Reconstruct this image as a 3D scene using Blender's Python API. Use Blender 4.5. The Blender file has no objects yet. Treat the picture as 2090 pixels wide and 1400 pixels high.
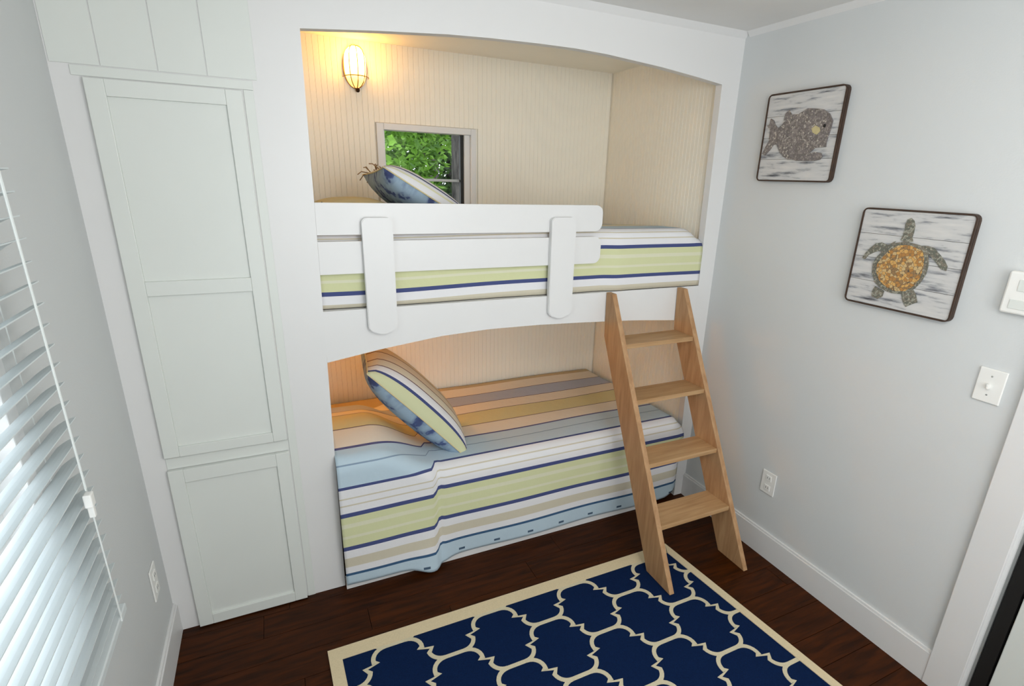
import bpy, bmesh, math, random
import numpy as np
from mathutils import Vector, Matrix
random.seed(7)
PI = math.pi
sc = bpy.context.scene
COL = sc.collection

# ------------------------------------------------------------------ camera
CX, CY, CZ = 0.5179, -2.123, 1.7779
YAW, PITCH, ROLL = 0.4543, -0.3266, 0.0325
F, PX, PY = 1090.7, 1088.70, 732.99
cy_, sy_, cp_, sp_ = math.cos(YAW), math.sin(YAW), math.cos(PITCH), math.sin(PITCH)
fwd = Vector((sy_*cp_, cy_*cp_, sp_)); rt = Vector((cy_, -sy_, 0)); up = rt.cross(fwd)
r2 = math.cos(ROLL)*rt + math.sin(ROLL)*up
u2 = -math.sin(ROLL)*rt + math.cos(ROLL)*up
cd = bpy.data.cameras.new('camera'); cam = bpy.data.objects.new('camera', cd); COL.objects.link(cam)
M = Matrix((r2, u2, -fwd)).transposed().to_4x4(); M.translation = (CX, CY, CZ)
cam.matrix_world = M
cd.sensor_width = 36; cd.lens = F*36/2090
cd.shift_x = (1045-PX)/2090; cd.shift_y = (PY-700)/2090
cd.clip_start = 0.02
sc.camera = cam

# ------------------------------------------------------------------ world, lights, exposure
w = bpy.data.worlds.new('overcast_sky'); sc.world = w; w.use_nodes = True
bg = w.node_tree.nodes['Background']; bg.inputs[0].default_value = (0.86, 0.94, 1.0, 1); bg.inputs[1].default_value = 2.2
def area(name, loc, rot, sx, sy, power, col):
    l = bpy.data.lights.new(name, 'AREA'); l.shape = 'RECTANGLE'; l.size = sx; l.size_y = sy
    l.energy = power; l.color = col
    o = bpy.data.objects.new(name, l); COL.objects.link(o); o.location = loc; o.rotation_euler = rot
    return o
def point(name, loc, rad, power, col):
    l = bpy.data.lights.new(name, 'POINT'); l.shadow_soft_size = rad; l.energy = power; l.color = col
    o = bpy.data.objects.new(name, l); COL.objects.link(o); o.location = loc; return o
point('overhead_fill', (1.25, -1.95, 2.10), .18, 18, (1.0, 0.985, 0.96))  # added fill without a fixture, brightens the ceiling and room
area('rear_fill', (1.35, -3.0, 1.55), (PI/2, 0, 0), 1.6, 1.3, 27, (0.96, 0.98, 1.0))  # added fill panel imitating daylight; the rear wall has no window
sc.view_settings.view_transform = 'Standard'; sc.view_settings.look = 'None'
sc.view_settings.gamma = 1; sc.view_settings.use_curve_mapping = False
sc.view_settings.exposure = 0.27

# ------------------------------------------------------------------ materials
def lin(c):
    return tuple(((v/255)/12.92 if v/255 <= .04045 else ((v/255+.055)/1.055)**2.4) for v in c)+(1,)
class NT:
    def __init__(s, name):
        s.m = bpy.data.materials.new(name); s.m.use_nodes = True
        s.t = s.m.node_tree; s.b = s.t.nodes['Principled BSDF']; s.out = s.t.nodes['Material Output']
    def n(s, kind, **k):
        x = s.t.nodes.new(kind)
        for a, v in k.items(): setattr(x, a, v)
        return x
    def l(s, a, b): s.t.links.new(a, b)
def ramp(nt, stops, interp='LINEAR'):
    r = nt.n('ShaderNodeValToRGB'); cr = r.color_ramp; cr.interpolation = interp
    while len(cr.elements) > 1: cr.elements.remove(cr.elements[-1])
    cr.elements[0].position = stops[0][0]; cr.elements[0].color = stops[0][1]
    for p, c in stops[1:]:
        e = cr.elements.new(p); e.color = c
    return r
def simple(name, rgb, rough=.5, var=.03, scale=6, bump=0, metal=0, coords='Object', stretch=(1,1,1)):
    nt = NT(name); c = lin(rgb)
    tc = nt.n('ShaderNodeTexCoord'); mp = nt.n('ShaderNodeMapping'); nt.l(tc.outputs[coords], mp.inputs[0])
    mp.inputs['Scale'].default_value = stretch
    nz = nt.n('ShaderNodeTexNoise'); nz.inputs['Scale'].default_value = scale; nz.inputs['Detail'].default_value = 4
    nt.l(mp.outputs[0], nz.inputs[0])
    r = ramp(nt, [(.3, tuple(v*(1-var) for v in c[:3])+(1,)), (.7, tuple(min(1, v*(1+var)) for v in c[:3])+(1,))])
    nt.l(nz.outputs[0], r.inputs[0]); nt.l(r.outputs[0], nt.b.inputs['Base Color'])
    nt.b.inputs['Roughness'].default_value = rough; nt.b.inputs['Metallic'].default_value = metal
    nt.b.inputs['Specular IOR Level'].default_value = .1 if rough > .85 else .5
    if bump:
        b = nt.n('ShaderNodeBump'); b.inputs['Strength'].default_value = bump; b.inputs['Distance'].default_value = .002
        n2 = nt.n('ShaderNodeTexNoise'); n2.inputs['Scale'].default_value = 180; nt.l(mp.outputs[0], n2.inputs[0])
        nt.l(n2.outputs[0], b.inputs['Height']); nt.l(b.outputs[0], nt.b.inputs['Normal'])
    return nt.m
M_WALL = simple('grey_blue_wall_paint', (209, 212, 212), .7, .012, 3, .15)
M_TRIM = simple('white_trim_paint', (224, 224, 223), .38, .01, 4)
M_CAB = simple('cabinet_white_paint', (219, 223, 218), .4, .012, 4)
M_BEAD = simple('cream_bead_paint', (245, 240, 226), .45, .015, 5)
M_CEIL = simple('ceiling_paint', (232, 231, 228), .8, .015, 5, .2)
M_PLASTIC = simple('white_plastic', (236, 236, 232), .35, .01, 5)
M_DARK = simple('dark_void', (14, 12, 10), .6, .1, 5)  # near-black for dark parts and for shade painted into gaps
M_BRASS = simple('aged_brass', (150, 105, 50), .35, .12, 40, metal=.8)
M_BRONZE = simple('dark_bronze', (60, 38, 18), .4, .1, 40, metal=.6)
M_CORD = simple('white_cord', (225, 230, 228), .7, .02, 40)
M_BIND = simple('rug_binding', (214, 198, 164), .9, .05, 200, .5)
M_NAVY = simple('rug_navy_pile', (8, 30, 66), .95, .22, 260, .8)
M_LINE = simple('rug_cream_yarn', (205, 196, 168), .9, .06, 220, .5)
M_MATT = simple('mattress_ticking', (225, 222, 214), .9, .02, 30)
M_TAN = simple('beige_cotton', (214, 202, 160), .9, .03, 30, .4)
M_PIPE = simple('dark_piping', (74, 60, 44), .8, .1, 60)
M_JUTE = simple('jute_tie', (150, 118, 82), .9, .2, 80)
M_GREYMET = simple('brushed_aluminium_track', (165, 168, 166), .35, .04, 60, metal=.5)
M_LEAFGROUND = simple('forest_ground', (52, 60, 30), .95, .3, 2)
M_RIM = simple('dark_brown_rim', (62, 44, 32), .6, .25, 40)

def wood(name, dark, light, scale, stretch, rough=.5, per_obj=0.0, bump=.15, spec=.4):
    nt = NT(name)
    tc = nt.n('ShaderNodeTexCoord'); mp = nt.n('ShaderNodeMapping'); mp.inputs['Scale'].default_value = stretch
    nt.l(tc.outputs['Object'], mp.inputs[0])
    oi = nt.n('ShaderNodeObjectInfo'); 
    ad = nt.n('ShaderNodeVectorMath', operation='ADD')
    cb = nt.n('ShaderNodeCombineXYZ'); ml = nt.n('ShaderNodeMath', operation='MULTIPLY'); ml.inputs[1].default_value = 37
    nt.l(oi.outputs['Random'], ml.inputs[0]); nt.l(ml.outputs[0], cb.inputs[0]); nt.l(ml.outputs[0], cb.inputs[1])
    nt.l(mp.outputs[0], ad.inputs[0]); nt.l(cb.outputs[0], ad.inputs[1])
    nz = nt.n('ShaderNodeTexNoise'); nz.inputs['Scale'].default_value = scale; nz.inputs['Detail'].default_value = 6; nz.inputs['Distortion'].default_value = .6
    nt.l(ad.outputs[0], nz.inputs[0])
    r = ramp(nt, [(.3, lin(dark)), (.7, lin(light))]); nt.l(nz.outputs[0], r.inputs[0])
    hs = nt.n('ShaderNodeHueSaturation'); nt.l(r.outputs[0], hs.inputs['Color'])
    mr = nt.n('ShaderNodeMapRange'); mr.inputs[3].default_value = 1-per_obj; mr.inputs[4].default_value = 1+per_obj
    nt.l(oi.outputs['Random'], mr.inputs[0]); nt.l(mr.outputs[0], hs.inputs['Value'])
    nt.l(hs.outputs[0], nt.b.inputs['Base Color']); nt.b.inputs['Roughness'].default_value = rough; nt.b.inputs['Specular IOR Level'].default_value = spec
    b = nt.n('ShaderNodeBump'); b.inputs['Strength'].default_value = bump; b.inputs['Distance'].default_value = .002
    nt.l(nz.outputs[0], b.inputs['Height']); nt.l(b.outputs[0], nt.b.inputs['Normal'])
    return nt.m
M_FLOOR = wood('dark_walnut_floorboard', (37, 14, 0), (70, 31, 2), 5, (1.2, 9, 1), .5, .12, spec=.15)
M_LADDER = wood('oak_ladder_wood', (160, 120, 82), (188, 150, 110), 5, (8, 8, .9), .5, .05)
M_TREAD = wood('oak_tread_wood', (168, 130, 88), (192, 156, 114), 5, (.9, 9, 8), .5, .05)
M_BARK = wood('grey_tree_bark', (38, 36, 34), (92, 88, 84), 7, (5, 5, 1), .95, .15, .8)
def whitewash():
    nt = NT('whitewashed_plank')
    tc = nt.n('ShaderNodeTexCoord'); mp = nt.n('ShaderNodeMapping'); mp.inputs['Scale'].default_value = (4, 6, 46)
    nt.l(tc.outputs['Object'], mp.inputs[0])
    nz = nt.n('ShaderNodeTexNoise'); nz.inputs['Scale'].default_value = 1.0; nz.inputs['Detail'].default_value = 5; nz.inputs['Roughness'].default_value = .6
    nt.l(mp.outputs[0], nz.inputs[0])
    r = ramp(nt, [(.30, lin((66, 68, 72))), (.38, lin((140, 142, 146))), (.47, lin((196, 196, 195))), (.75, lin((214, 212, 208)))])
    nt.l(nz.outputs[0], r.inputs[0]); nt.l(r.outputs[0], nt.b.inputs['Base Color']); nt.b.inputs['Roughness'].default_value = .7
    return nt.m
M_WASH = whitewash()
def mosaic(name, stops, scale):
    nt = NT(name)
    tc = nt.n('ShaderNodeTexCoord'); v = nt.n('ShaderNodeTexVoronoi'); v.inputs['Scale'].default_value = scale
    nt.l(tc.outputs['Object'], v.inputs['Vector'])
    sx = nt.n('ShaderNodeSeparateColor'); nt.l(v.outputs['Color'], sx.inputs[0])
    r = ramp(nt, stops, 'CONSTANT'); nt.l(sx.outputs[0], r.inputs[0])
    v2 = nt.n('ShaderNodeTexVoronoi', feature='DISTANCE_TO_EDGE'); v2.inputs['Scale'].default_value = scale
    nt.l(tc.outputs['Object'], v2.inputs['Vector'])
    lt = nt.n('ShaderNodeMath', operation='LESS_THAN'); lt.inputs[1].default_value = .035; nt.l(v2.outputs[0], lt.inputs[0])
    mx = nt.n('ShaderNodeMix', data_type='RGBA'); nt.l(lt.outputs[0], mx.inputs[0]); nt.l(r.outputs[0], mx.inputs[6])
    mx.inputs[7].default_value = lin((86, 78, 68)); nt.l(mx.outputs[2], nt.b.inputs['Base Color'])
    nt.b.inputs['Roughness'].default_value = .5
    return nt.m
M_FISH = mosaic('grey_dotted_fish', [(0, lin((112, 107, 106))), (.25, lin((142, 136, 132))), (.55, lin((124, 118, 118))), (.85, lin((180, 174, 166)))], 130)
M_EYE = simple('cream_fish_eye', (196, 186, 140), .5, .1, 60)
M_SHELL = mosaic('amber_shell_mosaic', [(0, lin((176, 126, 66))), (.3, lin((208, 162, 92))), (.55, lin((150, 118, 78))), (.75, lin((200, 172, 122)))], 95)
M_FLIP = mosaic('grey_flipper_mosaic', [(0, lin((104, 106, 96))), (.35, lin((156, 156, 142))), (.7, lin((128, 122, 108)))], 150)

LB = (184, 204, 216); WH = (226, 226, 228); NB = (66, 76, 124); YG = (208, 211, 166); YP = (217, 217, 190)
BE = (203, 196, 176); BR = (104, 88, 92); CR = (222, 214, 198); YE = (206, 198, 150); GB = (170, 178, 196)
STR = [(0, LB), (.115, (52, 88, 124)), (.131, WH), (.165, BE), (.212, WH), (.249, NB), (.267, YG), (.31, YP), (.325, YG),
       (.365, YP), (.38, YG), (.415, NB), (.433, WH), (.468, BE), (.478, WH), (.500, BE), (.508, WH), (.546, NB), (.562, LB),
       (.655, (130, 150, 170)), (.661, LB), (.742, (84, 86, 128)), (.753, CR), (.87, BR), (.878, YE), (1.037, BR), (1.046, CR),
       (1.166, BR), (1.175, GB), (1.312, BR), (1.321, CR), (1.444, (188, 168, 132))]
def fabric_bump(nt):
    tc = nt.n('ShaderNodeTexCoord'); nz = nt.n('ShaderNodeTexNoise'); nz.inputs['Scale'].default_value = 14; nz.inputs['Detail'].default_value = 8
    nt.l(tc.outputs['Object'], nz.inputs[0]); b = nt.n('ShaderNodeBump'); b.inputs['Strength'].default_value = .35; b.inputs['Distance'].default_value = .01
    nt.l(nz.outputs[0], b.inputs['Height']); nt.l(b.outputs[0], nt.b.inputs['Normal'])
def stripes():
    nt = NT('striped_quilt_cotton'); uv = nt.n('ShaderNodeUVMap'); sp = nt.n('ShaderNodeSeparateXYZ'); nt.l(uv.outputs[0], sp.inputs[0])
    r = ramp(nt, [(s/1.7, lin(c)) for s, c in STR], 'CONSTANT')
    dv = nt.n('ShaderNodeMath', operation='DIVIDE'); dv.inputs[1].default_value = 1.7; nt.l(sp.outputs[1], dv.inputs[0]); nt.l(dv.outputs[0], r.inputs[0])
    # woven dashes on the hem band
    def m(op, a, b=None):
        x = nt.n('ShaderNodeMath', operation=op)
        if hasattr(a, 'links'): nt.l(a, x.inputs[0])
        else: x.inputs[0].default_value = a
        if b is not None:
            if hasattr(b, 'links'): nt.l(b, x.inputs[1])
            else: x.inputs[1].default_value = b
        return x.outputs[0]
    fr = m('FRACT', m('MULTIPLY', sp.outputs[0], 5.5)); a = m('LESS_THAN', m('ABSOLUTE', m('SUBTRACT', fr, .5)), .085)
    b = m('LESS_THAN', m('ABSOLUTE', m('SUBTRACT', sp.outputs[1], .064)), .006); k = m('MULTIPLY', a, b)
    mx = nt.n('ShaderNodeMix', data_type='RGBA'); nt.l(k, mx.inputs[0]); nt.l(r.outputs[0], mx.inputs[6]); mx.inputs[7].default_value = lin((66, 88, 110))
    nt.l(mx.outputs[2], nt.b.inputs['Base Color']); nt.b.inputs['Roughness'].default_value = .9
    fabric_bump(nt)
    return nt.m
M_QUILT = stripes()
def pillow_mat(name, stops, floral):
    """stripes run along the pillow's length; v (0..1) goes across it; the reverse side (u above `floral`) is blue floral cotton"""
    nt = NT(name); uv = nt.n('ShaderNodeUVMap'); sp = nt.n('ShaderNodeSeparateXYZ'); nt.l(uv.outputs[0], sp.inputs[0])
    r = ramp(nt, [(p, lin(c)) for p, c in stops], 'CONSTANT'); nt.l(sp.outputs[1], r.inputs[0])
    nz = nt.n('ShaderNodeTexNoise'); nz.inputs['Scale'].default_value = 9; nz.inputs['Detail'].default_value = 3
    nt.l(uv.outputs[0], nz.inputs[0])
    fr = ramp(nt, [(.42, lin((150, 172, 190))), (.54, lin((128, 148, 172))), (.58, lin((72, 88, 132))), (.66, lin((60, 70, 110)))]); nt.l(nz.outputs[0], fr.inputs[0])
    lt = nt.n('ShaderNodeMath', operation='GREATER_THAN'); lt.inputs[1].default_value = floral; nt.l(sp.outputs[0], lt.inputs[0])
    mx = nt.n('ShaderNodeMix', data_type='RGBA'); nt.l(lt.outputs[0], mx.inputs[0]); nt.l(r.outputs[0], mx.inputs[6]); nt.l(fr.outputs[0], mx.inputs[7])
    nt.l(mx.outputs[2], nt.b.inputs['Base Color']); nt.b.inputs['Roughness'].default_value = .9; fabric_bump(nt)
    return nt.m
def glass_mat():
    nt = NT('window_glass'); t = nt.n('ShaderNodeBsdfTransparent'); g = nt.n('ShaderNodeBsdfGlossy'); g.inputs['Roughness'].default_value = .02
    mx = nt.n('ShaderNodeMixShader'); mx.inputs[0].default_value = .003
    nt.l(t.outputs[0], mx.inputs[1]); nt.l(g.outputs[0], mx.inputs[2]); nt.l(mx.outputs[0], nt.out.inputs[0]); return nt.m
M_GLASS = glass_mat()
def slat_mat():
    nt = NT('blind_slat_vinyl'); nt.b.inputs['Base Color'].default_value = lin((232, 238, 238)); nt.b.inputs['Roughness'].default_value = .4
    t = nt.n('ShaderNodeBsdfTranslucent'); t.inputs[0].default_value = lin((225, 235, 240))
    mx = nt.n('ShaderNodeMixShader'); mx.inputs[0].default_value = .25
    nt.l(nt.b.outputs[0], mx.inputs[1]); nt.l(t.outputs[0], mx.inputs[2]); nt.l(mx.outputs[0], nt.out.inputs[0]); return nt.m
M_SLAT = slat_mat()
def leaf_mat(name, a, b):
    nt = NT(name); oi = nt.n('ShaderNodeTexCoord'); nz = nt.n('ShaderNodeTexNoise'); nz.inputs['Scale'].default_value = 3.5
    nt.l(oi.outputs['Object'], nz.inputs[0]); r = ramp(nt, [(.35, lin(a)), (.65, lin(b))]); nt.l(nz.outputs[0], r.inputs[0])
    nt.l(r.outputs[0], nt.b.inputs['Base Color']); nt.b.inputs['Roughness'].default_value = .55
    t = nt.n('ShaderNodeBsdfTranslucent'); nt.l(r.outputs[0], t.inputs[0]); mx = nt.n('ShaderNodeMixShader'); mx.inputs[0].default_value = .4
    nt.l(nt.b.outputs[0], mx.inputs[1]); nt.l(t.outputs[0], mx.inputs[2]); nt.l(mx.outputs[0], nt.out.inputs[0]); return nt.m
M_LEAF = leaf_mat('bright_leaf', (64, 104, 30), (142, 188, 74))
M_LEAF2 = leaf_mat('deep_leaf', (34, 56, 24), (80, 112, 52))
def glow(name, col, strength):
    # the bulb sits in the upper half of the frosted shade, so the glass glows strongest there
    nt = NT(name); e = nt.b; tc = nt.n('ShaderNodeTexCoord'); sp = nt.n('ShaderNodeSeparateXYZ'); nt.l(tc.outputs['Object'], sp.inputs[0])
    mr = nt.n('ShaderNodeMapRange', interpolation_type='SMOOTHERSTEP'); mr.inputs[1].default_value = -.085; mr.inputs[2].default_value = .05; mr.inputs[3].default_value = strength*.06; mr.inputs[4].default_value = strength
    nt.l(sp.outputs[2], mr.inputs[0]); nt.l(mr.outputs[0], e.inputs['Emission Strength']); e.inputs['Base Color'].default_value = lin((250, 235, 200))
    e.inputs['Emission Color'].default_value = col; 
    e.inputs['Roughness'].default_value = .3; return nt.m
M_GLOW = glow('lit_frosted_glass', (1, .50, .10, 1), 22)
M_GLOW2 = glow('lit_frosted_glass_lower', (1, .38, .02, 1), 50)

# ------------------------------------------------------------------ mesh helpers
def box(bm, x0, x1, y0, y1, z0, z1, bev=0):
    vs = [bm.verts.new(p) for p in [(x0,y0,z0),(x1,y0,z0),(x1,y1,z0),(x0,y1,z0),(x0,y0,z1),(x1,y0,z1),(x1,y1,z1),(x0,y1,z1)]]
    fs = [bm.faces.new([vs[i] for i in f]) for f in [(3,2,1,0),(4,5,6,7),(0,1,5,4),(1,2,6,5),(2,3,7,6),(3,0,4,7)]]
    if bev:
        es = list({e for f in fs for e in f.edges})
        bmesh.ops.bevel(bm, geom=es, offset=bev, segments=2, affect='EDGES', profile=.5)
def prism(bm, pts, axis, a, b):
    """extrude a 2-D outline (in the other two axes, order x,y,z minus axis) between a and b along axis"""
    def P(p, t):
        q = list(p); q.insert(axis, t); return q
    A = [bm.verts.new(P(p, a)) for p in pts]; B = [bm.verts.new(P(p, b)) for p in pts]
    n = len(pts); bm.faces.new(A); bm.faces.new(B[::-1])
    for i in range(n): bm.faces.new([A[i], B[i], B[(i+1) % n], A[(i+1) % n]])
def tube(bm, path, r, seg=6):
    rings = []
    for i, p in enumerate(path):
        p = Vector(p); q = Vector(path[min(i+1, len(path)-1)]) - Vector(path[max(i-1, 0)]); q.normalize()
        a = q.cross(Vector((0, 0, 1)) if abs(q.z) < .9 else Vector((1, 0, 0))).normalized(); b = q.cross(a)
        rr = r[i] if isinstance(r, (list, tuple)) else r
        rings.append([bm.verts.new(p+rr*(math.cos(t)*a+math.sin(t)*b)) for t in [2*PI*k/seg for k in range(seg)]])
    for i in range(len(rings)-1):
        for k in range(seg): bm.faces.new([rings[i][k], rings[i][(k+1) % seg], rings[i+1][(k+1) % seg], rings[i+1][k]])
    bm.faces.new(rings[0][::-1]); bm.faces.new(rings[-1])
def ball(bm, c, rx, ry, rz, u=14, v=10):
    m = Matrix.Translation(c) @ Matrix.Diagonal((rx, ry, rz, 1))
    bmesh.ops.create_uvsphere(bm, u_segments=u, v_segments=v, radius=1, matrix=m)
def obj(name, bm, mat, parent=None, smooth=False):
    bmesh.ops.recalc_face_normals(bm, faces=bm.faces)
    me = bpy.data.meshes.new(name); bm.to_mesh(me); bm.free()
    me.materials.append(mat)
    if smooth: me.shade_smooth()
    o = bpy.data.objects.new(name, me); COL.objects.link(o)
    if parent:
        o.parent = parent; o.matrix_parent_inverse = Matrix.Identity(4)
        me.transform(world_of(parent).inverted())
    return o
def world_of(o):
    m = o.matrix_basis.copy()
    return world_of(o.parent) @ m if o.parent else m
def bx(name, mat, parent, *a, **k):
    bm = bmesh.new(); box(bm, *a, **k); return obj(name, bm, mat, parent)
def thing(name, label, cat, loc, group=None):
    o = bpy.data.objects.new(name, None); COL.objects.link(o); o.location = loc; o.empty_display_size = .1
    o['label'] = label; o['category'] = cat
    if group: o['group'] = group
    return o
def tag(o, label, cat, group=None):
    o['label'] = label; o['category'] = cat
    if group: o['group'] = group
    return o
def struct(o, label=None):
    o['kind'] = 'structure'
    if label: o['label'] = label
    return o
def sroot(name, loc, label=None):
    o = bpy.data.objects.new(name, None); COL.objects.link(o); o.location = loc; o['kind'] = 'structure'
    if label: o['label'] = label
    return o

# ------------------------------------------------------------------ room shell
W, H, D = 2.59, 2.44, .99
YB = -3.1
XL, XR = .665, 2.492
def xl(z): return .642 + (z/2.21)*.032
def xr(z): return 2.522 - (z/2.21)*.038
UA = [(.674, 2.214), (.922, 2.238), (1.17, 2.258), (1.332, 2.266), (1.534, 2.272), (1.7, 2.274), (1.847, 2.270), (2.128, 2.252), (2.32, 2.234), (2.484, 2.216)]
LA = [(.658, 1.068), (.87, 1.102), (1.116, 1.132), (1.337, 1.143), (1.577, 1.141), (1.8, 1.133), (1.951, 1.126), (2.126, 1.117), (2.395, 1.095), (2.51, 1.078)]
def interp(T, x): return float(np.interp(x, [p[0] for p in T], [p[1] for p in T]))

# floor: planks as pieces
fl = sroot('floor', (0, 0, 0), 'dark reddish brown wooden plank floor')
bx('subfloor', M_DARK, fl, -.14, W+.95, YB-.1, D+.12, -.06, -.012)
plank_cache = {}
rows = 0
y = YB
pw = .127
while y < D:
    x = -.0 - random.random()*.5
    first = True
    while x < W:
        L = random.choice([.9, 1.1, 1.35, .75])
        x0, x1 = max(x, 0.0), min(x+L, W)
        if x1-x0 > .04:
            bm = bmesh.new(); hw = min(pw, D-y)
            box(bm, x0+.0008, x1-.0008, y+.0008, y+hw-.0008, -.012, 0, bev=.0012)
            obj('plank', bm, M_FLOOR, fl)
        x += L
    y += pw

bx_ce = bmesh.new(); box(bx_ce, -.14, W+.95, YB-.1, .04, H, H+.08)
struct(obj('ceiling', bx_ce, M_CEIL), 'pale grey ceiling')

# wall_left with window opening
WY0, WY1, WZ0, WZ1 = -1.95, -.80, .78, 2.12
bm = bmesh.new()
box(bm, -.12, 0, YB, WY0, 0, H); box(bm, -.12, 0, WY1, D+.1, 0, H)
box(bm, -.12, 0, WY0, WY1, 0, WZ0); box(bm, -.12, 0, WY0, WY1, WZ1, H)
struct(obj('wall_left', bm, M_WALL), 'grey wall with the blinded window')
# wall_right with closet opening
CY0, CY1, CZ1 = -2.75, -1.50, 2.05
bm = bmesh.new()
box(bm, W, W+.11, CY1, D+.1, 0, H); box(bm, W, W+.11, YB, CY0, 0, H); box(bm, W, W+.11, CY0, CY1, CZ1, H)
struct(obj('wall_right', bm, M_WALL), 'pale grey wall with the two sea-creature pictures')
bm = bmesh.new(); box(bm, -.12, W+.11, YB-.1, YB, 0, H)
struct(obj('wall_rear', bm, M_WALL), 'wall behind the camera')
# closet behind the sliding door
bm = bmesh.new()
box(bm, W+.80, W+.86, CY0-.1, CY1+.1, 0, H); box(bm, W+.11, W+.80, CY1+.02, CY1+.1, 0, H); box(bm, W+.11, W+.80, CY0-.1, CY0, 0, H)
struct(obj('wall_closet', bm, M_WALL), 'inside walls of the dark closet')

# front wall of the bunk (face with two arched openings)
wb = sroot('wall_back', (0, 0, 0), 'white built-in bunk face with two arched openings')
TH = .04
bm = bmesh.new()
prism(bm, [(0, 0), (.642, 0), (.674, 2.21), (.674, H), (0, H)], 1, 0, TH)
prism(bm, [(2.522, 0), (W, 0), (W, H), (2.484, H), (2.484, 2.21)], 1, 0, TH)
for i in range(len(UA)-1):
    a, b = UA[i], UA[i+1]
    N = 4
    for k in range(N):
        xa = a[0]+(b[0]-a[0])*k/N; xb = a[0]+(b[0]-a[0])*(k+1)/N
        # smooth via cubic of neighbours
        prism(bm, [(xa, interp(UA, xa)), (xb, interp(UA, xb)), (xb, H), (xa, H)], 1, 0, TH)
bmesh.ops.remove_doubles(bm, verts=bm.verts, dist=1e-5)
obj('bunk_face', bm, M_TRIM, wb)
for a, b in [(.004, .120), (.122, .261), (.263, .390), (.392, .530)]:
    bx('plank', M_CAB, wb, a+.0005, b-.0005, -.003, -.0003, 2.048, H-.02, bev=.001)

# alcove: beadboard walls
zc = 2.398
PITCHB = .0272
def bead_proto():
    bm = bmesh.new(); hw = PITCHB/2
    prof = [(-hw, .010), (-hw, .0024), (-hw+.002, 0), (hw-.002, 0), (hw, .0024), (hw, .010)]
    prism(bm, prof, 2, 0, 1)
    bmesh.ops.recalc_face_normals(bm, faces=bm.faces)
    me = bpy.data.meshes.new('bead_strip'); bm.to_mesh(me); bm.free(); me.materials.append(M_BEAD); return me
BEAD = bead_proto()
def strip(parent, x, y, z0, z1, rz=0):
    o = bpy.data.objects.new('bead_strip', BEAD); COL.objects.link(o); o.parent = parent
    o.location = (x, y, z0); o.rotation_euler = (0, 0, rz); o.scale = (1, 1, z1-z0)
wa = sroot('wall_alcove_back', (0, 0, 0), 'cream beadboard back wall of the bunk alcove')
wx0, wx1, wz0, wz1 = 1.085, 1.610, 1.54, 2.020
bm = bmesh.new()
box(bm, -.0, wx0, D, D+.1, 0, H); box(bm, wx1, W, D, D+.1, 0, H); box(bm, wx0, wx1, D, D+.1, 0, wz0); box(bm, wx0, wx1, D, D+.1, wz1, H)
obj('wall_core', bm, M_BEAD, wa)
n = int((2.515-.62)/PITCHB)
for k in range(n+1):
    x = .63+PITCHB*(k+.5)
    if x > 2.51: break
    strip(wa, x, D-.010, .0, 1.215)
    if wx0-.03 < x < wx1+.03:
        strip(wa, x, D-.010, 1.272, wz0-.01); strip(wa, x, D-.010, wz1+.01, zc)
    else: strip(wa, x, D-.010, 1.272, zc)
wr = sroot('wall_alcove_right', (0, 0, 0), 'cream beadboard end wall of the bunk alcove')
bx('wall_core', M_BEAD, wr, 2.525, W-.001, TH, D, 0, H)
k = 0
while TH+PITCHB*(k+.5) < D-.01:
    yy = TH+PITCHB*(k+.5)
    strip(wr, 2.515, yy, 0, 1.215, -PI/2); strip(wr, 2.515, yy, 1.272, zc, -PI/2); k += 1
wl = sroot('wall_alcove_left', (0, 0, 0), 'cream beadboard wall between bunks and cupboard')
bx('wall_core', M_BEAD, wl, .58, .63, TH, D, 0, H)
bm = bmesh.new(); box(bm, .56, W, TH, D, zc, H)
struct(obj('ceiling_alcove', bm, M_BEAD), 'cream ceiling over the upper bunk')

# baseboards and trims
def baseboard(name, x0, x1, y0, y1, toward):
    r = sroot(name, (0, 0, 0))
    bx('board', M_TRIM, r, x0, x1, y0, y1, 0, .128)
    if toward > 0: bx('cap', M_TRIM, r, x0, x1-.005, y0, y1, .128, .140, bev=.002)
    else: bx('cap', M_TRIM, r, x0+.005, x1, y0, y1, .128, .140, bev=.002)
baseboard('baseboard_left', 0, .014, YB, -.001, 1)
baseboard('baseboard_right', W-.014, W, -1.39, -.001, -1)
bm = bmesh.new(); prism(bm, [(-.022, H), (0, H-.026), (0, H)], 0, 0, W); struct(obj('trim_1', bm, M_TRIM), 'white quarter trim where bunk face meets ceiling')
bm = bmesh.new(); prism(bm, [(W, H-.022), (W-.018, H), (W, H)], 1, YB, -.022); struct(obj('trim_2', bm, M_TRIM), 'white quarter trim along top of picture wall')
# casing and closet door
ct = sroot('trim_3', (W, -1.44, 0), 'wide white casing around the closet opening')
bx('casing_leg', M_TRIM, ct, W-.018, W, -1.497, -1.39, 0, 2.16, bev=.003)
bx('casing_leg', M_TRIM, ct, W-.018, W, CY0-.11, CY0, 0, 2.16, bev=.003)
bx('casing_head', M_TRIM, ct, W-.019, W, CY0, -1.497, 2.05, 2.16, bev=.003)
bx('jamb', M_TRIM, ct, W-.004, W+.11, -1.506, -1.497, 0, 2.05)
bx('door_stop', M_GREYMET, ct, W+.004, W+.022, -1.514, -1.506, 0, 2.04)
bx('door_stop', M_TRIM, ct, W+.028, W+.05, -1.517, -1.506, 0, 2.04)
bx('door_gap_shade', M_DARK, ct, W+.006, W+.045, -1.556, -1.518, 0, 2.04)  # dark strip painting the shade of the open gap beside the door
dr = sroot('door_1', (W, -1.9, 0), 'white sliding closet door, slightly open')
bx('door_stile', M_CAB, dr, W+.008, W+.042, -1.66, -1.562, .012, 2.03, bev=.003)
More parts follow.
